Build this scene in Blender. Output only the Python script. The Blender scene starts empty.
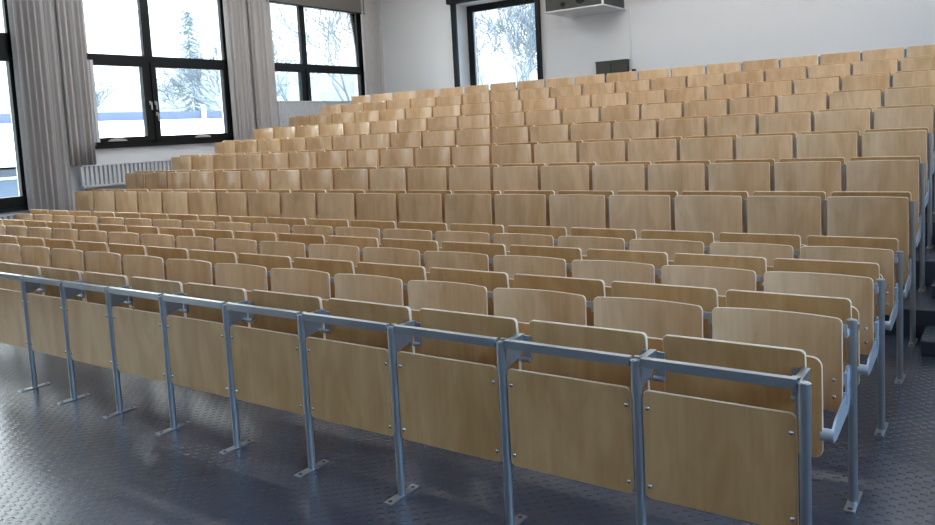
import bpy, bmesh, math, random
from mathutils import Vector, Matrix

scene = bpy.context.scene
COL = scene.collection
random.seed(7)

# ------------------------------------------------------------------ materials
def new_mat(name):
    m = bpy.data.materials.new(name); m.use_nodes = True
    nt = m.node_tree; nt.nodes.clear()
    out = nt.nodes.new('ShaderNodeOutputMaterial')
    b = nt.nodes.new('ShaderNodeBsdfPrincipled')
    nt.links.new(b.outputs[0], out.inputs[0])
    return m, nt, b, out

def N(nt, t, **kw):
    n = nt.nodes.new(t)
    for k, v in kw.items(): setattr(n, k, v)
    return n

def plain(name, col, rough=0.5, metal=0.0, var=0.0, scale=6.0, bump=0.0, spec=0.5):
    m, nt, b, out = new_mat(name)
    b.inputs['Roughness'].default_value = rough
    b.inputs['Metallic'].default_value = metal
    b.inputs['Specular IOR Level'].default_value = spec
    tc = N(nt, 'ShaderNodeTexCoord')
    no = N(nt, 'ShaderNodeTexNoise'); no.inputs['Scale'].default_value = scale; no.inputs['Detail'].default_value = 4
    nt.links.new(tc.outputs['Object'], no.inputs['Vector'])
    r = N(nt, 'ShaderNodeMix', data_type='RGBA')
    r.inputs[6].default_value = [c * (1 - var) for c in col] + [1]
    r.inputs[7].default_value = [min(1, c * (1 + var)) for c in col] + [1]
    nt.links.new(no.outputs['Fac'], r.inputs[0])
    nt.links.new(r.outputs[2], b.inputs['Base Color'])
    if bump:
        bp = N(nt, 'ShaderNodeBump'); bp.inputs['Strength'].default_value = bump; bp.inputs['Distance'].default_value = 0.01
        nt.links.new(no.outputs['Fac'], bp.inputs['Height']); nt.links.new(bp.outputs[0], b.inputs['Normal'])
    return m

def plywood(name, c0, c1, rough):
    """rotary cut beech: vertical stretched grain, cloudy blotches, small change from panel to panel"""
    m, nt, b, out = new_mat(name)
    tc = N(nt, 'ShaderNodeTexCoord'); oi = N(nt, 'ShaderNodeObjectInfo')
    off = N(nt, 'ShaderNodeVectorMath', operation='SCALE'); off.inputs['Scale'].default_value = 37.0
    comb = N(nt, 'ShaderNodeCombineXYZ')
    for k in range(3): nt.links.new(oi.outputs['Random'], comb.inputs[k])
    nt.links.new(comb.outputs[0], off.inputs[0])
    add = N(nt, 'ShaderNodeVectorMath', operation='ADD')
    nt.links.new(tc.outputs['Object'], add.inputs[0]); nt.links.new(off.outputs[0], add.inputs[1])
    mp = N(nt, 'ShaderNodeMapping'); mp.inputs['Scale'].default_value = (60, 60, 3.0)
    nt.links.new(add.outputs[0], mp.inputs[0])
    g = N(nt, 'ShaderNodeTexNoise'); g.inputs['Scale'].default_value = 1.0; g.inputs['Detail'].default_value = 5
    nt.links.new(mp.outputs[0], g.inputs['Vector'])
    mp2 = N(nt, 'ShaderNodeMapping'); mp2.inputs['Scale'].default_value = (7, 7, 2.2)
    nt.links.new(add.outputs[0], mp2.inputs[0])
    c = N(nt, 'ShaderNodeTexNoise'); c.inputs['Scale'].default_value = 1.0; c.inputs['Detail'].default_value = 3
    c.inputs['Distortion'].default_value = 0.8
    nt.links.new(mp2.outputs[0], c.inputs['Vector'])
    ma = N(nt, 'ShaderNodeMath', operation='MULTIPLY_ADD'); ma.inputs[1].default_value = 0.24
    nt.links.new(g.outputs['Fac'], ma.inputs[0])
    mb = N(nt, 'ShaderNodeMath', operation='MULTIPLY_ADD'); mb.inputs[1].default_value = 0.76; 
    nt.links.new(c.outputs['Fac'], mb.inputs[0]); nt.links.new(ma.outputs[0], mb.inputs[2])
    ma.inputs[2].default_value = 0.0
    ra = N(nt, 'ShaderNodeMath', operation='MULTIPLY_ADD'); ra.inputs[1].default_value = 0.22; ra.inputs[2].default_value = -0.11
    nt.links.new(oi.outputs['Random'], ra.inputs[0])
    su = N(nt, 'ShaderNodeMath', operation='ADD')
    nt.links.new(mb.outputs[0], su.inputs[0]); nt.links.new(ra.outputs[0], su.inputs[1])
    cr = N(nt, 'ShaderNodeValToRGB')
    cr.color_ramp.elements[0].position = 0.30; cr.color_ramp.elements[0].color = (*c0, 1)
    cr.color_ramp.elements[1].position = 0.72; cr.color_ramp.elements[1].color = (*c1, 1)
    nt.links.new(su.outputs[0], cr.inputs[0]); nt.links.new(cr.outputs[0], b.inputs['Base Color'])
    b.inputs['Roughness'].default_value = rough
    b.inputs['Specular IOR Level'].default_value = 0.75
    return m

M = {}
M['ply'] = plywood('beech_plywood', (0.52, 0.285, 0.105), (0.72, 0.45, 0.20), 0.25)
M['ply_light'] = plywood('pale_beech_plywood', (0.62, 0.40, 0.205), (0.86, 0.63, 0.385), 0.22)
M['edge'] = plain('plywood_edge', (0.80, 0.62, 0.44), 0.4, var=0.1, scale=40)  # pale ply rim, lightened further to carry the highlights along top edges
M['steel'] = plain('grey_steel', (0.42, 0.45, 0.48), 0.28, metal=0.8, var=0.06, scale=20)
M['arm_steel'] = plain('light_grey_steel', (0.46, 0.52, 0.58), 0.4, metal=0.4, var=0.04, scale=20)
M['chrome'] = plain('bright_screw', (0.75, 0.75, 0.74), 0.22, metal=1.0)
M['plug'] = plain('dark_plug', (0.06, 0.05, 0.09), 0.5)
M['hole'] = plain('dark_bolt', (0.04, 0.04, 0.05), 0.6)
M['wall'] = plain('white_paint', (0.79, 0.80, 0.81), 0.85, var=0.02, scale=2, spec=0.2)
M['ceiling'] = plain('ceiling_paint', (0.72, 0.72, 0.71), 0.9, var=0.02)
M['black'] = plain('black_frame', (0.005, 0.007, 0.009), 0.45, var=0.1, spec=0.3)
M['white_metal'] = plain('white_enamel', (0.72, 0.74, 0.76), 0.45, var=0.02)
M['silver'] = plain('silver_handle', (0.62, 0.63, 0.64), 0.35, metal=0.6)
M['dark_box'] = plain('dark_cabinet', (0.055, 0.057, 0.050), 0.6, var=0.12)
M['blind'] = plain('blind_fabric', (0.20, 0.18, 0.16), 0.9, var=0.08, scale=30)
M['bark'] = plain('hazy_bark', (0.12, 0.135, 0.14), 0.9, var=0.15, scale=3)  # bark lightened so its colour holds the outdoor haze
M['conifer'] = plain('hazy_needles', (0.24, 0.26, 0.25), 0.9, var=0.15, scale=2)  # needle colour raised towards grey, haze put into the material
M['hill'] = plain('winter_wood', (0.062, 0.072, 0.073), 0.95, var=0.22, scale=0.5)
M['snow'] = plain('white_roof', (0.85, 0.87, 0.88), 0.8, var=0.02)
M['parapet'] = plain('blue_grey_parapet', (0.055, 0.063, 0.095), 0.7, var=0.05)
M['facade'] = plain('blue_grey_facade', (0.09, 0.105, 0.13), 0.7, var=0.2, scale=1.2)
M['ground'] = plain('pale_ground', (0.25, 0.26, 0.25), 0.95, var=0.15, scale=0.4)

# curtain cloth: woven grey, lets some daylight through
m, nt, b, out = new_mat('grey_curtain')
tcc = N(nt, 'ShaderNodeTexCoord'); wv = N(nt, 'ShaderNodeTexNoise'); wv.inputs['Scale'].default_value = 90
nt.links.new(tcc.outputs['Object'], wv.inputs['Vector'])
mx = N(nt, 'ShaderNodeMix', data_type='RGBA'); mx.inputs[6].default_value = (0.66, 0.635, 0.62, 1); mx.inputs[7].default_value = (0.76, 0.735, 0.72, 1)
nt.links.new(wv.outputs['Fac'], mx.inputs[0]); nt.links.new(mx.outputs[2], b.inputs['Base Color'])
b.inputs['Roughness'].default_value = 0.9; b.inputs['Specular IOR Level'].default_value = 0.1
tr = N(nt, 'ShaderNodeBsdfTranslucent'); nt.links.new(mx.outputs[2], tr.inputs['Color'])
ms = N(nt, 'ShaderNodeMixShader'); ms.inputs[0].default_value = 0.3
nt.links.new(b.outputs[0], ms.inputs[1]); nt.links.new(tr.outputs[0], ms.inputs[2]); nt.links.new(ms.outputs[0], out.inputs[0])
M['curtain'] = m

# window glass: clear, mirror-like at a slant
m, nt, b, out = new_mat('window_glass')
nt.nodes.remove(b)
tp = N(nt, 'ShaderNodeBsdfTransparent'); tp.inputs[0].default_value = (0.93, 0.97, 0.97, 1)
gl = N(nt, 'ShaderNodeBsdfGlossy'); gl.inputs['Roughness'].default_value = 0.02
fr = N(nt, 'ShaderNodeFresnel'); fr.inputs['IOR'].default_value = 1.35
ms = N(nt, 'ShaderNodeMixShader')
nt.links.new(fr.outputs[0], ms.inputs[0]); nt.links.new(tp.outputs[0], ms.inputs[1]); nt.links.new(gl.outputs[0], ms.inputs[2])
nt.links.new(ms.outputs[0], out.inputs[0])
M['glass'] = m

# floor: dark blue-grey rubber with rows of small raised lozenges
m, nt, b, out = new_mat('studded_rubber')
tc = N(nt, 'ShaderNodeTexCoord'); sp = N(nt, 'ShaderNodeSeparateXYZ'); nt.links.new(tc.outputs['Object'], sp.inputs[0])
def sinw(sock, period):
    a = N(nt, 'ShaderNodeMath', operation='MULTIPLY'); a.inputs[1].default_value = 2 * math.pi / period
    nt.links.new(sock, a.inputs[0])
    s = N(nt, 'ShaderNodeMath', operation='SINE'); nt.links.new(a.outputs[0], s.inputs[0]); return s.outputs[0]
sx = sinw(sp.outputs[0], 0.066); sy = sinw(sp.outputs[1], 0.066)
pr = N(nt, 'ShaderNodeMath', operation='MULTIPLY'); nt.links.new(sx, pr.inputs[0]); nt.links.new(sy, pr.inputs[1])
mr = N(nt, 'ShaderNodeMapRange', interpolation_type='SMOOTHSTEP'); mr.inputs[1].default_value = 0.05; mr.inputs[2].default_value = 0.6
nt.links.new(pr.outputs[0], mr.inputs[0])
bp = N(nt, 'ShaderNodeBump'); bp.inputs['Strength'].default_value = 0.5; bp.inputs['Distance'].default_value = 0.0018
nt.links.new(mr.outputs[0], bp.inputs['Height']); nt.links.new(bp.outputs[0], b.inputs['Normal'])
no = N(nt, 'ShaderNodeTexNoise'); no.inputs['Scale'].default_value = 1.4; no.inputs['Detail'].default_value = 6
nt.links.new(tc.outputs['Object'], no.inputs['Vector'])
mx = N(nt, 'ShaderNodeMix', data_type='RGBA'); mx.inputs[6].default_value = (0.034, 0.046, 0.070, 1); mx.inputs[7].default_value = (0.052, 0.066, 0.094, 1)
nt.links.new(no.outputs['Fac'], mx.inputs[0]); nt.links.new(mx.outputs[2], b.inputs['Base Color'])
rr = N(nt, 'ShaderNodeMapRange'); rr.inputs[3].default_value = 0.22; rr.inputs[4].default_value = 0.29
nt.links.new(no.outputs['Fac'], rr.inputs[0]); nt.links.new(rr.outputs[0], b.inputs['Roughness'])
b.inputs['Specular IOR Level'].default_value = 0.65
M['floor'] = m

# ------------------------------------------------------------------ mesh building
class MB:
    def __init__(s): s.v = []; s.f = []; s.m = []; s.sm = []
    def face(s, pts, mi=0, smooth=False):
        n = len(s.v); s.v += [tuple(p) for p in pts]; s.f.append(tuple(range(n, n + len(pts)))); s.m.append(mi); s.sm.append(smooth)
    def box(s, x0, x1, y0, y1, z0, z1, mi=0, bev=0.0):
        c = [(x, y, z) for x in (x0, x1) for y in (y0, y1) for z in (z0, z1)]
        n = len(s.v); s.v += c
        for q in ((0, 1, 3, 2), (4, 6, 7, 5), (0, 4, 5, 1), (2, 3, 7, 6), (0, 2, 6, 4), (1, 5, 7, 3)):
            s.f.append(tuple(n + k for k in q)); s.m.append(mi); s.sm.append(False)
        return s
    def cyl(s, p0, p1, r0, r1=None, n=14, mi=0, caps=True):
        r1 = r0 if r1 is None else r1
        p0 = Vector(p0); p1 = Vector(p1); d = (p1 - p0).normalized()
        a = d.orthogonal().normalized(); b = d.cross(a)
        k0 = len(s.v)
        for p, r in ((p0, r0), (p1, r1)):
            for i in range(n):
                t = 2 * math.pi * i / n; s.v.append(tuple(p + a * (r * math.cos(t)) + b * (r * math.sin(t))))
        for i in range(n):
            j = (i + 1) % n
            s.f.append((k0 + i, k0 + j, k0 + n + j, k0 + n + i)); s.m.append(mi); s.sm.append(True)
        if caps:
            k1 = len(s.v); s.v += s.v[k0:k0 + 2 * n]
            s.f.append(tuple(k1 + i for i in reversed(range(n)))); s.f.append(tuple(k1 + n + i for i in range(n)))
            s.m += [mi, mi]; s.sm += [False, False]
        return s
    def dome(s, c, axis, r, h, mi=0, n=12, rings=4):
        c = Vector(c); d = Vector(axis).normalized(); a = d.orthogonal().normalized(); b = d.cross(a)
        k = len(s.v)
        for q in range(rings):
            ph = math.pi / 2 * q / rings
            for i in range(n):
                t = 2 * math.pi * i / n
                s.v.append(tuple(c + (a * math.cos(t) + b * math.sin(t)) * (r * math.cos(ph)) + d * (h * math.sin(ph))))
        s.v.append(tuple(c + d * h))
        for q in range(rings - 1):
            for i in range(n):
                j = (i + 1) % n
                s.f.append((k + q * n + i, k + q * n + j, k + (q + 1) * n + j, k + (q + 1) * n + i)); s.m.append(mi); s.sm.append(True)
        for i in range(n):
            s.f.append((k + (rings - 1) * n + i, k + (rings - 1) * n + (i + 1) % n, k + rings * n)); s.m.append(mi); s.sm.append(True)
        return s
    def prism_x(s, poly, x0, x1, mi=0):
        """polygon in the YZ plane, thickened along X"""
        s.face([(x1, y, z) for y, z in poly], mi); s.face([(x0, y, z) for y, z in reversed(poly)], mi)
        for i in range(len(poly)):
            (ya, za), (yb, zb) = poly[i], poly[(i + 1) % len(poly)]
            s.face([(x0, ya, za), (x0, yb, zb), (x1, yb, zb), (x1, ya, za)], mi)
        return s
    def sheet(s, a, z0, z1, r, th, yfun, nx=22, nz=4, faces=0, rim=1, rb=None):
        """plywood sheet standing in XZ with rounded corners; yfun(x,z) is its front surface, th its thickness (towards +Y)"""
        rb = r if rb is None else rb
        xs = [-a + r * (1 - math.cos(t * math.pi / 2 / 5)) for t in range(6)]
        xs += [-a + r + (2 * a - 2 * r) * k / (nx) for k in range(1, nx)]
        xs += [a - r * (1 - math.cos(t * math.pi / 2 / 5)) for t in reversed(range(6))]
        def lift(x, rr):
            d = abs(x) - (a - rr)
            return 0 if d <= 0 else rr - math.sqrt(max(0, rr * rr - d * d))
        top = [z1 - lift(x, r) for x in xs]; bot = [z0 + lift(x, rb) for x in xs]
        ch = min(0.002, th / 4)
        def grid(off, flip):
            k = len(s.v)
            for i, x in enumerate(xs):
                for j in range(nz + 1):
                    z = bot[i] + ch + (top[i] - bot[i] - 2 * ch) * j / nz
                    s.v.append((x * (1 - ch / a), yfun(x, z) + off, z))
            for i in range(len(xs) - 1):
                for j in range(nz):
                    q = (k + i * (nz + 1) + j, k + (i + 1) * (nz + 1) + j, k + (i + 1) * (nz + 1) + j + 1, k + i * (nz + 1) + j + 1)
                    s.f.append(q if not flip else tuple(reversed(q))); s.m.append(faces); s.sm.append(True)
            return k
        kf = grid(0, False); kb = grid(th, True)
        loop = [(i, nz) for i in range(len(xs))] + [(len(xs) - 1, j) for j in reversed(range(nz))] + [(i, 0) for i in reversed(range(len(xs) - 1))] + [(0, j) for j in range(1, nz)]
        n = len(loop); kr = len(s.v)
        for (i, j) in loop:
            vf = s.v[kf + i * (nz + 1) + j]; vb = s.v[kb + i * (nz + 1) + j]
            x = xs[i]; z = vf[2]
            if j == nz: z = top[i]
            if j == 0: z = bot[i]
            s.v += [vf, (x, vf[1] + ch, z), (x, vb[1] - ch, z), vb]
        for q in range(n):
            p = (q + 1) % n
            for w in range(3):
                s.f.append((kr + q * 4 + w, kr + q * 4 + w + 1, kr + p * 4 + w + 1, kr + p * 4 + w)); s.m.append(rim); s.sm.append(False)
        return s
    def mesh(s, name, mats):
        me = bpy.data.meshes.new(name); me.from_pydata(s.v, [], s.f)
        for mt in mats: me.materials.append(M[mt])
        me.polygons.foreach_set('material_index', s.m); me.polygons.foreach_set('use_smooth', s.sm)
        me.update(); return me

def link(name, me, parent=None, label=None):
    o = bpy.data.objects.new(name, me); COL.objects.link(o)
    if parent: o.parent = parent
    if label: o['label'] = label
    return o
def build(mb, name, mats, parent=None, label=None):
    return link(name, mb.mesh(name, mats), parent, label)
def tag(o, label, cat, group=None):
    o['label'] = label; o['category'] = cat
    if group: o['group'] = group
    return o
def thing(name, loc, label, cat, group=None, rz=0):
    o = bpy.data.objects.new(name, None); COL.objects.link(o); o.location = loc; o.rotation_euler = (0, 0, rz)
    o.empty_display_size = 0.1
    return tag(o, label, cat, group)
def struct(o): o['kind'] = 'structure'; return o

# ------------------------------------------------------------------ layout (metres)
PITCH = 0.55
NSEAT = 19
FILL_LIGHT = 12.0  # strength of the added overhead fill
YP = [0.0, 0.85, 1.70, 2.551] + [3.392 + 0.8358 * k for k in range(8)]       # post lines, front to back
RISE = 0.1943
FL = [0, 0, 0, 0] + [RISE * k for k in range(8)]                            # floor under each post line
# the seat spacing in the room is not quite even along a row
BOW = [[0.000579, -0.00465, 0.00131, 0.00621], [0.000331, -0.00383, 0.00353, 0.012], [0.000216, -0.00335, 0.007, 0.0108],
       [0.000164, -0.00326, 0.0115, 0.00577], [0.000153, -0.00367, 0.0183, -0.0038], [0.000141, -0.00389, 0.0239, -0.0148],
       [0.000129, -0.00397, 0.0285, -0.0268], [0.000119, -0.00398, 0.0322, -0.0396], [0.00011, -0.00395, 0.0354, -0.0529],
       [0.000101, -0.00388, 0.038, -0.0666], [9.07e-05, -0.0037, 0.0393, -0.0783], [8.44e-05, -0.00362, 0.0414, -0.093]]
IMAX = [9.5, 13, 16.5] + [19] * 9
BACK = [0, 0, 0, 0, 0, 0, 0, 0.03, 0.035, 0.06, 0.06, 0.07]
def seat_x(r, i):
    j = min(i, IMAX[r]); c = BOW[r]
    q = min(1, max(0, (i - 2) / 7))
    return -PITCH * i + BACK[r] * q * q * (3 - 2 * q) + ((c[0] * j + c[1]) * j + c[2]) * j + c[3]

# ------------------------------------------------------------------ shared seat meshes
A = 0.255
def curved(y_edge, sag, lean=0.0, zref=0.6):
    return lambda x, z: y_edge + sag * (1 - (x / A) ** 2) + lean * (z - zref)
ME = {}
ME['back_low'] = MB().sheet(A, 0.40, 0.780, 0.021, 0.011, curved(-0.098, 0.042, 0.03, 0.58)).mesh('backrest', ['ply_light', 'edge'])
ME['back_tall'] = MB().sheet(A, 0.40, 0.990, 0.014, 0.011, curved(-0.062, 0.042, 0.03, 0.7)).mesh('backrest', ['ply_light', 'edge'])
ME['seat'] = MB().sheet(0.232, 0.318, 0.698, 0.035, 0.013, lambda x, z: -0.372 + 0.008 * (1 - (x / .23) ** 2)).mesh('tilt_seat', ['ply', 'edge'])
def tablet(y, lean, a=A, z1=0.816):
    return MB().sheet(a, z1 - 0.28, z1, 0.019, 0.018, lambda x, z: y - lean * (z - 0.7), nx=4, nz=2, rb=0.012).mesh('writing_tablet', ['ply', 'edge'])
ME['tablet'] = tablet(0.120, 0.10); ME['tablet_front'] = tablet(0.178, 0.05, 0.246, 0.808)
def post_mesh(h):
    b = MB().cyl((0, 0, 0.004), (0, 0, h - 0.125), 0.0175, n=18)
    b.cyl((0, 0, h - 0.125), (0, 0, h), 0.0205, n=18)
    b.cyl((0, 0, h), (0, 0, h + 0.003), 0.015, n=14)
    return b.mesh('post', ['steel'])
ME['post_low'] = post_mesh(0.757); ME['post_mid'] = post_mesh(0.732); ME['post_tall'] = post_mesh(0.962)
fp = MB().box(-0.021, 0.021, -0.10, 0.10, 0, 0.006)
for s in (-1, 1):
    fp.cyl((0, s * 0.078, 0.006), (0, s * 0.078, 0.0085), 0.009, n=10, mi=1)
ME['foot'] = fp.mesh('foot_plate', ['steel', 'hole'])
# bracket behind a post head that carries the folded writing tablet
def bracket(h, sides=(-1, 1), rail=True, e=0.0):
    b = MB().box(-0.013, 0.013, 0.012, 0.108 + e, h - 0.030, h - 0.004)
    b.prism_x([(0.012, h - 0.03), (0.012, h - 0.118), (0.045, h - 0.113), (0.085 + e, h - 0.092), (0.106 + e, h - 0.062), (0.108 + e, h - 0.03)], -0.003, 0.003)
    for s in sides:
        w = 0.045 if rail else 0.034
        b.box(min(s * 0.010, s * w), max(s * 0.010, s * w), 0.100 + e, 0.107 + e, h - 0.115, h - (0.01 if rail else 0.065))
        b.cyl((s * 0.004, 0.092 + e, h - 0.108), (s * w, 0.092 + e, h - 0.108), 0.010, n=10)
    if rail: b.box(-0.012, 0.012, 0.012, 0.030, h - 0.004, h + 0.010)
    b.cyl((0, 0.0305, h - 0.016), (0, 0.032, h - 0.016), 0.006, n=8)
    return b.mesh('tablet_bracket', ['steel'])
ME['brk_front'] = bracket(0.757, e=0.062); ME['brk_front_end'] = bracket(0.757, (-1,), e=0.062)
for nm, hh in (('low', 0.757), ('tall', 0.962)):
    ME['brk_' + nm] = bracket(hh - 0.03, rail=False); ME['brk_' + nm + '_end'] = bracket(hh - 0.03, (-1,), False)
def arm_mesh(sides, tall):
    yb = -0.042 if tall else -0.076
    c = 0.0 if len(sides) == 2 else 0.012 * sides[0]
    arm = MB().prism_x([(-0.010, 0.575), (-0.045, 0.575), (-0.075, 0.475), (-0.30, 0.447), (-0.362, 0.425), (-0.375, 0.40), (-0.355, 0.378), (-0.30, 0.372), (-0.05, 0.395), (-0.010, 0.42)], c - 0.004, c + 0.004)
    lo = -0.052 if -1 in sides else c - 0.006; hi = 0.052 if 1 in sides else c + 0.006
    arm.cyl((lo, -0.355, 0.405), (hi, -0.355, 0.405), 0.024, n=16)
    for z in (0.435, 0.515):
        arm.box(lo, hi, yb - 0.007, yb + 0.001, z, z + 0.045)
        arm.box(c - 0.006, c + 0.006, yb, -0.012, z, z + 0.045)
    if not tall:
        arm.box(lo, hi, -0.072, -0.066, 0.722, 0.752); arm.box(c - 0.006, c + 0.006, -0.066, -0.012, 0.70, 0.725)
    return arm.mesh('seat_arm', ['arm_steel'])
for nm in ('low', 'tall'):
    for k_, sd in (('mid', (-1, 1)), ('end', (-1,)), ('left', (1,))): ME['arm_%s_%s' % (nm, k_)] = arm_mesh(sd, nm == 'tall')
ME['screw'] = MB().dome((0, 0, 0), (0, -1, 0), 0.0085, 0.005).mesh('screw', ['chrome'])
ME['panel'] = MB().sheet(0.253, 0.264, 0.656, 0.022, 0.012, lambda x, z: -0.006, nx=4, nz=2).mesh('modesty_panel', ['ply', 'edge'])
ME['rail'] = MB().box(-0.254, 0.254, -0.014, 0.014, 0.737, 0.769).mesh('rail', ['steel'])

ORD = 'zeroth first second third fourth fifth sixth seventh eighth ninth tenth eleventh twelfth thirteenth fourteenth fifteenth sixteenth seventeenth eighteenth nineteenth'.split()
def place(i, known_left=True):
    """where along its row: counted from the nearer end"""
    if i == 0: return 'at the right aisle end'
    if known_left and i == NSEAT - 1: return 'at the window end'
    if not known_left or i < 10: return ORD[i + 1] + ' from the right aisle'
    return ORD[NSEAT - i] + ' from the window end'
ROWNAME = {1: 'frontmost seat row', 2: 'second seat row', 3: 'third seat row', 4: 'fourth seat row, lowest of the tall rows',
           5: 'fifth seat row', 6: 'sixth seat row', 7: 'seventh seat row', 8: 'fourth row from the back', 9: 'third row from the back',
           10: 'row before the last', 11: 'last row along the back'}
FIRST = {0: 10, 1: 14, 2: 18}          # front rows run out of the picture on the left
FIRST_I = {9: 0, 10: 0, 11: 0}

def add_post(r, root, x, tall, end=False):
    p = link('post', ME['post_tall' if tall else 'post_low' if r == 0 or end else 'post_mid'], root, 'round grey steel post'); p.location = (x, 0, 0)
    link('foot_plate', ME['foot'], p)
    return p

def desk(i):
    x0, x1 = seat_x(0, i + 1), seat_x(0, i)
    t = thing('front_desk', ((x0 + x1) / 2, 0, 0), 'front desk panel of brown plywood between steel posts, ' + place(i, False), 'desk', 'front desk panels')
    w = x1 - x0
    p = link('modesty_panel', ME['panel'], t, 'brown plywood panel'); p.scale.x = w / PITCH
    for s in (-1, 1):
        for z in (0.592, 0.309):
            k = link('screw', ME['screw'], p); k.location = (s * 0.236, -0.006, z); k.scale.x = PITCH / w
    tb = link('writing_tablet', ME['tablet_front'], t); tb.scale.x = w / PITCH * min(1.03, 0.99 + 0.01 * i); tb.location.y = -0.007 * i
    rl = link('rail', ME['rail'], t, 'grey steel rail'); rl.scale.x = w / PITCH
    add_post(0, t, w / 2, False)
    b = link('tablet_bracket', ME['brk_front_end' if i == 0 else 'brk_front'], t); b.location = (w / 2 - (0.028 if i == 0 else 0), 0, 0); b.scale.y = (0.178 - 0.007 * i) / 0.178

def seat(r, i):
    x0, x1 = seat_x(r, i + 1), seat_x(r, i); w = x1 - x0
    tall = r >= 4
    kind = 'tall-backed' if tall else 'low-backed'
    t = thing('lecture_seat', ((x0 + x1) / 2, YP[r], FL[r]), f'{kind} plywood seat {place(i, r > 2)}, {ROWNAME[r]}', 'seat',
              ('tall-backed' if tall else 'low-backed') + ' lecture seats')
    bk = link('backrest', ME['back_tall' if tall else 'back_low'], t); bk.scale.x = w / PITCH
    if i == 0:
        for z in (0.53, 0.461):
            k = link('screw', ME['screw'], bk); k.location = (0.222, (-0.0543 if tall else -0.0893) + (z - 0.53) * 0.03, z)
    st = link('tilt_seat', ME['seat'], t); st.scale.x = w / PITCH
    add_post(r, t, w / 2, tall, i == 0)
    a = link('seat_arm', ME['arm_%s_%s' % ('tall' if tall else 'low', 'end' if i == 0 else 'mid')], t, 'grey steel seat arm'); a.location = (w / 2, 0, 0)
    if r < 11:
        tb = link('writing_tablet', ME['tablet'], t); tb.scale.x = w / PITCH; tb.location = (0, 0, FL[r + 1] - FL[r] if tall else 0)
        b = link('tablet_bracket', ME[('brk_tall' if tall else 'brk_low') + ('_end' if i == 0 else '')], t); b.location = (w / 2, 0, 0)
    if i == NSEAT - 1:
        add_post(r, t, -w / 2, tall)
        a = link('seat_arm', ME['arm_%s_left' % ('tall' if tall else 'low')], t, 'grey steel seat arm'); a.location = (-w / 2, 0, 0)

for i in range(FIRST[0]): desk(i)
for r in range(1, 12):
    for i in range(FIRST_I.get(r, 0), FIRST.get(r, NSEAT)): seat(r, i)

# ------------------------------------------------------------------ room shell
XL, XR, YB, YF, ZC = -11.0, 2.6, 11.0, -6.5, 5.0
fl = MB()   # flat front, then seven tiers
fl.face([(XL, YF, 0), (XR, YF, 0), (XR, 3.53, 0), (XL, 3.53, 0)])
for k in range(1, 8):
    y = 3.53 + 0.8358 * (k - 1); y2 = 3.53 + 0.8358 * k if k < 7 else YB
    fl.face([(XL, y, RISE * (k - 1)), (XR, y, RISE * (k - 1)), (XR, y, RISE * k), (XL, y, RISE * k)])
    fl.face([(XL, y, RISE * k), (XR, y, RISE * k), (XR, y2, RISE * k), (XL, y2, RISE * k)])
struct(build(fl, 'floor', ['floor']))
struct(build(MB().box(XL - .3, XR + .3, YF - .3, YB + .7, ZC, ZC + .2), 'ceiling', ['ceiling']))

def wall_with_holes(name, axis, c0, c1, lo, hi, z0, z1, holes, mat='wall'):
    """wall slab between c0 and c1 on its own axis, with rectangular openings (a0,a1,b0,b1)"""
    cuts_a = sorted({lo, hi, *[h[0] for h in holes], *[h[1] for h in holes]})
    mb = MB()
    for a0, a1 in zip(cuts_a, cuts_a[1:]):
        spans = sorted((h[2], h[3]) for h in holes if h[0] <= a0 + 1e-6 and h[1] >= a1 - 1e-6)
        z = z0
        for s0, s1 in spans + [(z1, z1)]:
            if s0 > z + 1e-6:
                if axis == 'x': mb.box(c0, c1, a0, a1, z, s0)
                else: mb.box(a0, a1, c0, c1, z, s0)
            z = s1
    return struct(build(mb, name, [mat]))

ZT = 4.22
WL = [(-6.1, -3.9, 0.81, ZT), (-3.3, -0.68, 0.81, ZT), (0.38, 3.02, 0.81, ZT), (4.06, 6.70, 1.62, ZT), (7.62, 10.275, 2.16, ZT)]
wall_with_holes('wall_left', 'x', XL - 0.28, XL, YF, YB + 0.4, -1.2, ZC, WL)
WB4 = (-8.97, -7.03, 2.25, 4.16)
wall_with_holes('wall_back', 'y', YB, YB + 0.55, XL, XR, -1.2, ZC, [WB4])
WR = [(-5.5, -2.5, 1.6, 4.4), (-1.5, 1.5, 1.6, 4.4), (2.5, 5.5, 2.4, 4.4), (6.5, 9.5, 2.8, 4.4)]  # unseen windows, added on the right to let in fill light
wall_with_holes('wall_right', 'x', XR, XR + 0.28, YF, YB + 0.4, -1.2, ZC, WR)
wall_with_holes('wall_front', 'y', YF - 0.25, YF, XL, XR, -1.2, ZC, [])

def bar(mb, y0, y1, z0, z1, d0=-0.02, d1=0.05, mi=0):      # frame bar in the left wall (X is depth)
    mb.box(XL - d1, XL - d0, y0, y1, z0, z1, mi)

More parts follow.
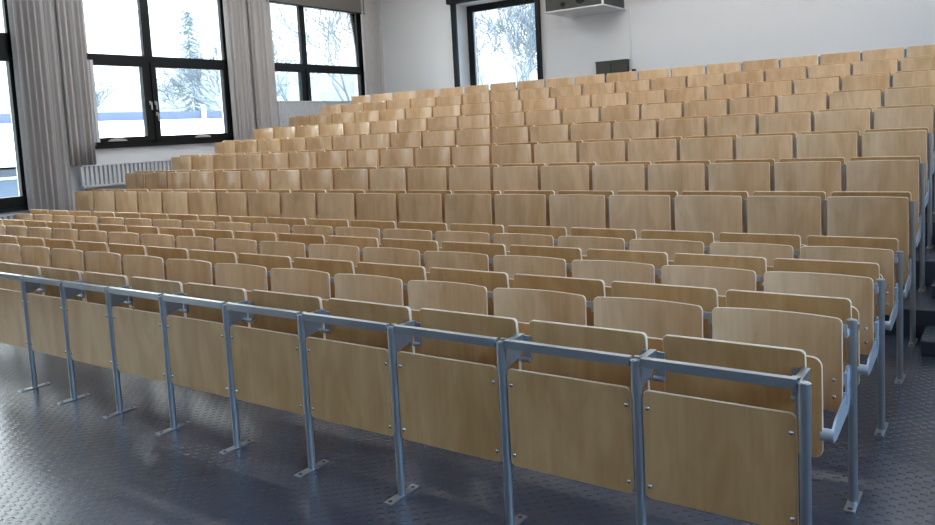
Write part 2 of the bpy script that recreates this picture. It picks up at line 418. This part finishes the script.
def left_window(n, W, lower, upper, zt0, zt1, handles=()):
    """fixed frame, two lower sashes, two upper lights; lower/upper are glass openings (y0,y1,z0,z1)"""
    y0, y1, z0, z1 = W
    root = bpy.data.objects.new('window_%d' % n, None); COL.objects.link(root); root.location = (0, 0, 0); struct(root)
    f = MB()
    ym = (lower[0][1] + lower[1][0]) / 2
    jamb = MB() if n == 2 else f
    bar(jamb, y0, min(upper[0][0], lower[0][0] - .05), z0, z1); bar(f, upper[1][1], y1, zt0, z1); bar(f, lower[1][1] + .05, y1, z0, zt0)
    bar(f, y0, y1, z0, z0 + 0.05); bar(f, y0, y1, upper[0][3], z1); bar(f, y0, y1, zt0 + 0.04, zt1)
    bar(f, upper[0][1], upper[1][0], zt1, z1)
    bar(f, ym - 0.035, ym + 0.035, z0, zt0 + 0.04)
    fo = build(f, 'frame', ['black'], root)
    if n == 2: build(jamb, 'jamb', ['white_metal'], root, 'white jamb')
    for (a, b, c, d), (l, r) in zip(lower, ((lower[0][0] - .05, ym - .0351), (ym + .0351, lower[1][1] + .05))):
        s = MB(); jamb2 = MB()
        js = jamb2 if (n == 2 and l < ym - 0.1) else s
        bar(js, l, a, z0 + .05, zt0 + .04, 0.0 - 0.045, 0.045); bar(s, b, r, z0 + .05, zt0 + .04, -0.045, 0.045)
        bar(s, a, b, z0 + .05, c, -0.045, 0.045); bar(s, a, b, d, zt0 + .04, -0.045, 0.045)
        so = build(s, 'sash', ['black'], root)
        if jamb2.v: build(jamb2, 'stile', ['white_metal'], so, 'white stile')
        build(MB().box(XL - 0.012, XL - 0.006, a - .01, b + .01, c - .01, d + .01), 'glass_pane', ['glass'], so)
    for a, b, c, d in upper:
        build(MB().box(XL - 0.012, XL - 0.006, a - .01, b + .01, c - .01, d + .01), 'glass_pane', ['glass'], root)
    for hy, hz, kind in handles:
        h = MB(); x = XL + 0.046
        if kind == 'lever':
            h.box(x, x + .012, hy - .014, hy + .014, hz - .03, hz + .03); h.cyl((x + .012, hy, hz), (x + .045, hy, hz), .009, n=10)
            h.box(x + .036, x + .05, hy - .011, hy + .011, hz - .11, hz + .012)
        else:
            pts = [(0.16 * math.cos(t), 0.045 * math.sin(t)) for t in [math.pi * k / 10 for k in range(11)]]
            h.prism_x([(hy + a, hz + b) for a, b in pts], x, x + 0.02)
            h.box(x + 0.02, x + 0.045, hy - 0.05, hy + 0.05, hz + 0.012, hz + 0.03)
        build(h, 'handle', ['silver'], root, 'silver window handle')
    build(MB().box(XL - 0.02, XL + 0.06, y0 - 0.03, y1 + 0.03, z0 - 0.035, z0).box(XL + .045, XL + .06, y0 - 0.03, y1 + 0.03, z0 - .05, z0 - .035), 'sill', ['black'], root)
    return root

left_window(1, WL[2], [(0.50, 1.66, 0.965, 2.86), (1.84, 2.915, 0.965, 2.86)], [(0.46, 1.68, 3.25, 4.15), (1.82, 2.945, 3.25, 4.15)], 2.90, 3.25,
            [(1.72, 1.7, 'lever')])
left_window(2, WL[3], [(4.14, 4.955, 1.738, 2.85), (5.205, 6.535, 1.735, 2.845)], [(4.13, 5.03, 3.025, 4.15), (5.18, 6.60, 3.025, 4.15)], 2.885, 3.025,
            [(5.045, 2.27, 'lever'), (5.135, 2.27, 'lever'), (5.15, 2.09, 'lever'), (4.42, 1.675, 'latch'), (6.0, 1.675, 'latch')])
left_window(3, WL[4], [(7.72, 8.40, 2.28, 2.86), (8.64, 10.12, 2.28, 2.86)], [(7.70, 8.485, 3.025, 4.15), (8.62, 10.125, 3.025, 4.15)], 2.90, 3.025)
left_window(5, WL[1], [(-3.18, -2.05, 0.965, 2.86), (-1.87, -0.78, 0.965, 2.86)], [(-3.20, -2.03, 3.25, 4.15), (-1.89, -0.76, 3.25, 4.15)], 2.90, 3.25)
left_window(6, WL[0], [(-6.0, -5.1, 0.965, 2.86), (-4.9, -4.0, 0.965, 2.86)], [(-6.02, -5.08, 3.25, 4.15), (-4.92, -3.98, 3.25, 4.15)], 2.90, 3.25)

# back window: deep white reveal, black frame and one large pane
root = bpy.data.objects.new('window_4', None); COL.objects.link(root); struct(root)
f = MB(); y0, y1 = 11.38, 11.46
f.box(-8.97, -8.80, y0, y1, 2.25, 4.16).box(-7.31, -7.03, y0, y1, 2.25, 4.16).box(-8.80, -7.31, y0, y1, 4.02, 4.16).box(-8.80, -7.31, y0, y1, 2.25, 2.36)
build(f, 'frame', ['black'], root)
build(MB().box(-8.81, -7.30, 11.41, 11.416, 2.35, 4.03), 'glass_pane', ['glass'], root)
build(MB().box(-8.805, -8.775, 11.36, 11.40, 2.36, 4.02), 'glazing_bead', ['silver'], root)

for k, (a, b, c, d) in enumerate(WR):  # frames and panes of the added right-hand windows
    root = bpy.data.objects.new('window_%d' % (7 + k), None); COL.objects.link(root); struct(root)
    f = MB(); X0, X1 = XR + .1, XR + .16
    f.box(X0, X1, a, a + .08, c, d).box(X0, X1, b - .08, b, c, d).box(X0, X1, a, b, c, c + .08).box(X0, X1, a, b, d - .08, d).box(X0, X1, (a + b) / 2 - .05, (a + b) / 2 + .05, c, d)
    build(f, 'frame', ['black'], root)
    build(MB().box(XR + .125, XR + .131, a + .07, b - .07, c + .07, d - .07), 'glass_pane', ['glass'], root)

# blackout guide rails and box around the back window
t = thing('blackout_blind', (-8.0, YB, 2.3), 'black blackout blind rails and box framing the back window', 'blind')
build(MB().box(-1.075, -0.965, -0.06, -0.002, 0.0, 1.93), 'guide_rail', ['black'], t)
build(MB().box(0.93, 1.02, -0.06, -0.002, 0.0, 1.93), 'guide_rail', ['black'], t)
build(MB().box(-1.12, 1.06, -0.14, -0.002, 1.87, 2.12), 'blind_box', ['black'], t)

# roller blind drawn up over the rear side window
t = thing('roller_blind', (XL, 9.0, ZT), 'grey brown roller blind rolled up over the rear side window', 'blind')
build(MB().cyl((0.075, -1.45, 0.42), (0.075, 1.30, 0.42), 0.06, n=18), 'roller', ['blind'], t)
build(MB().box(0.125, 0.131, -1.42, 1.28, -0.07, 0.42), 'cloth', ['blind'], t)
build(MB().box(0.12, 0.137, -1.42, 1.28, -0.09, -0.066), 'bottom_bar', ['black'], t, 'dark bottom bar')
for s in (-1.45, 1.30):
    build(MB().box(0.002, 0.14, s - 0.01, s + 0.01, 0.35, 0.49), 'wall_bracket', ['white_metal'], t)

# ------------------------------------------------------------------ curtains
def curtain(y0, y1, z0, z1, x, amp, folds, label, seed, flare=0.0, group='grey window curtains'):
    rnd = random.Random(seed)
    ph = [rnd.uniform(0, 6.28) for _ in range(4)]
    n = int(folds * 16); nz = 10
    k0 = 0; mb = MB()
    def pt(i, j):
        u = i / n; v = j / nz
        y = y0 + (y1 - y0) * u + flare * (1 - v) * (u - .5)
        a = amp * (0.75 + 0.25 * math.sin(3 * u + ph[0]))
        d = a * math.sin(2 * math.pi * folds * u + 0.7 * math.sin(4.1 * u + ph[1]) + 0.25 * math.sin(2.0 * v + ph[2]))
        d += 0.3 * a * math.sin(2 * math.pi * folds * 2.3 * u + ph[3])
        return (x + d, y, z0 + (z1 - z0) * v)
    g = [[pt(i, j) for j in range(nz + 1)] for i in range(n + 1)]
    for i in range(n + 1):
        for j in range(nz + 1): mb.v.append(g[i][j])
    for i in range(n):
        for j in range(nz):
            q = i * (nz + 1) + j
            mb.f.append((q, q + nz + 1, q + nz + 2, q + 1)); mb.m.append(0); mb.sm.append(True)
    o = build(mb, 'curtain', ['curtain'])
    md = o.modifiers.new('thick', 'SOLIDIFY'); md.thickness = 0.003
    tag(o, label, 'curtain', group)
    return o
XC = XL + 0.13
curtain(2.94, 3.58, 0.30, 4.80, XC, 0.050, 6.0, 'long grey curtain beside the front left window, reaching down behind the seats', 1)
curtain(3.60, 3.985, 1.34, 4.80, XC + .02, 0.045, 4.0, 'short grey curtain ending above the radiator, left edge of the middle window', 2)
curtain(6.60, 7.06, 0.85, 4.80, XC, 0.050, 5.0, 'long grey curtain right beside the frame of the middle window', 3)
curtain(7.12, 7.68, 0.85, 4.80, XC, 0.045, 5.0, 'long grey curtain at the left edge of the rear side window', 4)
curtain(10.17, 10.80, 1.40, 4.80, XC, 0.055, 6.0, 'grey curtain in the back left corner of the room', 5)
rl = build(MB().box(XL + .10, XL + .16, -6.3, 10.95, 4.80, 4.83), 'curtain_rail', ['white_metal'])
struct(rl); rl.name = 'trim_1'

# ------------------------------------------------------------------ radiators
def radiator(y0, y1, z0, z1, step, label, r=0.021):
    t = thing('radiator', (XL, (y0 + y1) / 2, z0), label, 'radiator', 'white radiators on the window wall')
    h = z1 - z0; L = (y1 - y0) / 2; b = MB(); n = int((y1 - y0) / step)
    for k in range(n + 1):
        y = -L + 2 * L * k / n
        b.box(0.075, 0.145, y - step * 0.30, y + step * 0.30, 0.03, h - 0.02)
    build(b, 'fins', ['white_metal'], t)
    build(MB().box(0.07, 0.085, -L, L, 0.02, h - 0.01), 'back_panel', ['white_metal'], t)
    build(MB().box(0.065, 0.155, -L - .01, L + .01, h - 0.02, h), 'top_rail', ['white_metal'], t)
    build(MB().box(0.07, 0.15, -L, L, 0.0, 0.03), 'bottom_rail', ['white_metal'], t)
    for s in (-L * .7, L * .7):
        build(MB().box(0.001, 0.07, s - .02, s + .02, h * .3, h * .8), 'wall_bracket', ['white_metal'], t)
radiator(0.6, 2.76, 0.40, 0.735, 0.072, 'white radiator under the front left window')
radiator(3.76, 6.45, 1.0, 1.335, 0.072, 'white ribbed radiator below the middle window, beside the short curtain')
radiator(7.70, 10.1, 1.72, 2.29, 0.045, 'tall white radiator in front of the rear side window')

# ------------------------------------------------------------------ back wall fittings
t = thing('projector_housing', (-5.785, YB, 3.57), 'white wall-mounted projector housing with dark interior beside the back window', 'housing')
w0, w1, d = -0.575, 0.575, -0.97
build(MB().box(w0, w1, d, -0.002, 0.0, 0.022), 'shelf', ['white_metal'], t)
build(MB().box(w0, w1, d, -0.002, 0.86, 0.88), 'top_board', ['white_metal'], t)
for x, y in ((w1 - .015, d + .015),):
    build(MB().box(x - .015, x + .015, y - .015, y + .015, 0.022, 0.86), 'corner_post', ['white_metal'], t)
build(MB().box(w0 + .02, w1 - .03, d + .02, -0.01, 0.022, 0.84), 'equipment_case', ['dark_box'], t, 'dark grey inner case')
build(MB().cyl((0.13, d + .02, 0.17), (0.13, d + .005, 0.17), 0.085, n=20), 'lens', ['black'], t, 'large black round lens')
build(MB().cyl((-0.21, d + .02, 0.115), (-0.21, d + .005, 0.115), 0.04, n=16), 'lens', ['black'], t, 'small black round lens')

t = thing('cabinet', (-5.48, YB - 0.09, FL[11]), 'dark grey cabinet standing behind the last seat row, against back wall', 'cabinet')
build(MB().box(-0.30, 0.30, -0.06, 0.075, 0.06, 1.305), 'body', ['dark_box'], t)
build(MB().box(-0.308, 0.308, -0.068, 0.08, 1.305, 1.325), 'top', ['dark_box'], t)
build(MB().box(-0.28, 0.28, -0.05, 0.07, 0.0, 0.06), 'plinth', ['black'], t)
build(MB().box(-0.006, 0.006, -0.066, -0.06, 0.10, 1.28), 'door_seam', ['black'], t)
c = build(MB().box(-5.165, -5.125, YB - 0.028, YB - .001, 1.36, 3.62), 'cable_trunking', ['white_metal'])
tag(c, 'white vertical cable trunking on the back wall beside dark cabinet', 'trunking')
c = build(MB().box(-5.115, -5.055, YB - 0.06, YB - .001, 2.40, 2.50), 'socket_box', ['black'])
tag(c, 'small black socket box at the foot of the white trunking', 'socket')

# ------------------------------------------------------------------ aisle half-steps
for k in range(1, 8):
    if k > 3: continue
    y1 = 3.53 + 0.8358 * (k - 1)
    mb = MB().box(0.06, 1.5, y1 - 0.42, y1 - 0.002, RISE * (k - 1), RISE * (k - .5))
    o = build(mb, 'aisle_step', ['floor'])
    md = o.modifiers.new('soft', 'BEVEL'); md.width = 0.012; md.segments = 3
    tag(o, ['low dark aisle step nearest the floor, beside the lowest tall seat', 'dark aisle step above the nearest one, right picture edge',
            'dark aisle step third up along the right aisle'][k - 1], 'step', 'aisle steps')

# ------------------------------------------------------------------ outdoors
def bare_tree(loc, h, seed, label, spread=0.55, levels=6):
    rnd = random.Random(seed); mb = MB()
    def grow(p, d, L, r, lev):
        q = p; steps = 3
        for s in range(steps):
            d = (d + Vector((rnd.uniform(-1, 1), rnd.uniform(-1, 1), rnd.uniform(-.3, .7))) * 0.13).normalized()
            e = q + d * (L / steps); r2 = r * (0.88 if s < steps - 1 else 0.80)
            mb.cyl(q, e, r, r2, n=5 if lev > 1 else 8, caps=False); q = e; r = r2
            if lev < levels and s == 1 and lev > 0:
                grow_child(q, d, L, r, lev)
        if lev < levels:
            for _ in range(2 if lev else 3): grow_child(q, d, L, r, lev)
    def grow_child(q, d, L, r, lev):
        o = d.orthogonal().normalized(); o.rotate(Matrix.Rotation(rnd.uniform(0, 6.28), 3, d))
        nd = (d + o * rnd.uniform(0.5, 1.0) * spread * 1.6 + Vector((0, 0, .12))).normalized()
        grow(q, nd, L * rnd.uniform(0.62, 0.82), max(r * 0.62, 0.022), lev + 1)
    grow(Vector((0, 0, 0)), Vector((0, 0, 1)), h * 0.27, h * 0.016, 0)
    o = build(mb, 'bare_tree', ['bark']); o.location = loc
    return tag(o, label, 'tree', 'bare winter trees outside')
bare_tree((-34.5, 25, -1), 10.0, 11, 'pale bare tree outside the right half of the middle window')
bare_tree((-41, 21.5, -1), 8.5, 12, 'pale bare tree outside the left half of the middle window', levels=4)
bare_tree((-43.5, 39, -1), 14.0, 13, 'pale bare tree outside the left half of the rear side window', levels=5)
bare_tree((-25, 25, -1), 11.5, 14, 'pale bare tree outside the right half of the rear side window', levels=5)
bare_tree((-15.8, 23, -1), 9.5, 15, 'bare tree outside back window, left of the two', 0.45)
bare_tree((-19.5, 33, -1), 12, 16, 'bare tree outside back window, right of the two', 0.5)
rnd = random.Random(5); mb = MB()
hgt = 11.5
mb.cyl((0, 0, 0), (0, 0, hgt), 0.2, 0.02, n=8)
for k in range(330):
    z = hgt * (0.12 + 0.86 * rnd.random()); R = (hgt - z) * 0.36 + 0.2; t_ = rnd.uniform(0, 6.28)
    d = Vector((math.cos(t_), math.sin(t_), -0.35 + rnd.uniform(-.15, .2)))
    e = Vector((0, 0, z)) + d * R * rnd.uniform(.75, 1.1)
    mb.cyl((0, 0, z), e, 0.07, 0.012, n=4, caps=False)
    for q in range(3):
        a = Vector((0, 0, z)).lerp(e, rnd.uniform(.4, .95)); s_ = Vector((rnd.uniform(-1, 1), rnd.uniform(-1, 1), -.4)) * 0.45
        mb.cyl(a, a + s_, 0.04, 0.008, n=4, caps=False)
o = build(mb, 'conifer', ['conifer']); o.location = (-44, 30, -1)
tag(o, 'tall hazy conifer outside the right half of the middle window', 'tree')

# wooded slope far behind the trees
rnd = random.Random(9); mb = MB(); nx_, ny_ = 90, 5
rows = []
for j in range(ny_ + 1):
    row = []
    for i in range(nx_ + 1):
        ang = math.radians(82 + 80 * i / nx_); R = 62 + 9 * j
        z = -1 + (10.5 * (j / ny_) ** 0.8) * (1 + 0.18 * math.sin(i * .21) + 0.1 * math.sin(i * .57)) + (rnd.uniform(-.45, .6) if j else 0)
        row.append((R * math.cos(ang) * 0.98, R * math.sin(ang), z))
    rows.append(row)
for j in range(ny_):
    for i in range(nx_): mb.face([rows[j][i + 1], rows[j][i], rows[j + 1][i], rows[j + 1][i + 1]], 0, True)
struct(build(mb, 'wooded_hill', ['hill']))
struct(build(MB().box(-120, 40, -60, 120, -1.6, -1.2), 'ground', ['ground']))

# low building with a white sloping roof
t = thing('building', (-23.5, 11.5, -1.2), 'low blue-grey building with white sloping roof outside the left windows', 'building')
L = 9.5
build(MB().box(3.2 - 6, 3.2, -L, L, 0, 2.35), 'wall', ['facade'], t, 'blue-grey facade')
rf = MB()
P = [(3.55, 2.42), (3.55, 2.52), (-2.6, 3.72), (-2.6, 3.55)]
rf.face([(x, -L - .3, z) for x, z in P]); rf.face([(x, L + .3, z) for x, z in reversed(P)])
for k in range(4):
    a, b_ = P[k], P[(k + 1) % 4]
    rf.face([(a[0], -L - .3, a[1]), (a[0], L + .3, a[1]), (b_[0], L + .3, b_[1]), (b_[0], -L - .3, b_[1])])
build(rf, 'roof', ['snow'], t, 'white sloping roof')
build(MB().box(-3.0, -2.55, -L, L, 2.3, 4.02), 'parapet', ['parapet'], t, 'blue-grey parapet')
build(MB().box(-2.45, -2.33, 5.65, 5.77, 3.6, 4.25), 'vent_pipe', ['snow'], t)
for z in (1.0, 1.55, 2.1):
    build(MB().box(3.2, 3.23, -L, L, z, z + .06), 'facade_strip', ['snow'], t)

# ------------------------------------------------------------------ unseen lamps added overhead as fill light
m, nt, b, out = new_mat('fill_lamp_diffuser'); b.inputs['Base Color'].default_value = (.9, .9, .88, 1)
M['diffuser'] = m
b.inputs['Emission Color'].default_value = (1.0, 0.985, 0.96, 1); b.inputs['Emission Strength'].default_value = FILL_LIGHT
def lamp(x, y, where):
    t = thing('fill_lamp', (x, y, ZC), 'long unseen fill lamp added overhead ' + where, 'lamp', 'added fill lamps')
    build(MB().box(-1.2, 1.2, -0.16, 0.16, -0.08, -0.001), 'housing', ['white_metal'], t)
    build(MB().box(-1.17, 1.17, -0.14, 0.14, -0.10, -0.081), 'diffuser', ['diffuser'], t, 'glowing fill light diffuser')
for ix, xw in ((-8.6, 'on the window side'), (-4.2, 'in the middle'), (-1.2, 'on the aisle side')):
    for y, yw in ((3.6, 'over the front rows'), (6.2, 'over the middle rows'), (8.8, 'over the back rows')):
        lamp(ix, y, xw + ' ' + yw)

# ------------------------------------------------------------------ sky
w = bpy.data.worlds.new('overcast_sky'); scene.world = w; w.use_nodes = True
nt = w.node_tree; nt.nodes.clear()
out = N(nt, 'ShaderNodeOutputWorld'); bg = N(nt, 'ShaderNodeBackground'); nt.links.new(bg.outputs[0], out.inputs[0])
tc = N(nt, 'ShaderNodeTexCoord'); sp = N(nt, 'ShaderNodeSeparateXYZ'); nt.links.new(tc.outputs['Generated'], sp.inputs[0])
mr = N(nt, 'ShaderNodeMapRange', interpolation_type='SMOOTHSTEP'); mr.inputs[1].default_value = -0.2; mr.inputs[2].default_value = 0.6
nt.links.new(sp.outputs[0], mr.inputs[0])
mx = N(nt, 'ShaderNodeMix', data_type='RGBA')
mx.inputs[6].default_value = (1.0, 1.02, 1.04, 1); mx.inputs[7].default_value = (0.45, 0.65, 1.0, 1)
nt.links.new(mr.outputs[0], mx.inputs[0]); nt.links.new(mx.outputs[2], bg.inputs['Color'])
mz = N(nt, 'ShaderNodeMapRange', interpolation_type='SMOOTHSTEP')      # overcast: brighter overhead than at the horizon
mz.inputs[1].default_value = 0.12; mz.inputs[2].default_value = 0.60; mz.inputs[3].default_value = 2.0; mz.inputs[4].default_value = 12.0
nt.links.new(sp.outputs[2], mz.inputs[0]); nt.links.new(mz.outputs[0], bg.inputs['Strength'])

# ------------------------------------------------------------------ camera
cam = bpy.data.cameras.new('camera'); co = bpy.data.objects.new('camera', cam); COL.objects.link(co)
pitch, roll, yaw = -0.08984640449145015, -0.05235261853735023, 0.6109309983572628
fw = Vector((-math.sin(yaw) * math.cos(pitch), math.cos(yaw) * math.cos(pitch), math.sin(pitch)))
r0 = Vector((math.cos(yaw), math.sin(yaw), 0)); u0 = r0.cross(fw)
rt = r0 * math.cos(roll) + u0 * math.sin(roll); up = u0 * math.cos(roll) - r0 * math.sin(roll)
mat = Matrix((rt, up, -fw)).transposed().to_4x4(); mat.translation = (0.5235, -2.50365, 1.59828)
co.matrix_world = mat
cam.sensor_width = 36; cam.lens = 778.6021786850798 * 36 / 935; cam.shift_y = -64.46648147137572 / 935
cam.clip_start = 0.05; cam.clip_end = 400
scene.camera = co

scene.view_settings.view_transform = 'Standard'
scene.view_settings.look = 'None'
scene.view_settings.gamma = 1.0
scene.view_settings.use_curve_mapping = False
scene.view_settings.exposure = 0.5
scene.cycles.use_denoising = True
scene.cycles.max_bounces = 12
scene.cycles.diffuse_bounces = 8
scene.cycles.transparent_max_bounces = 16
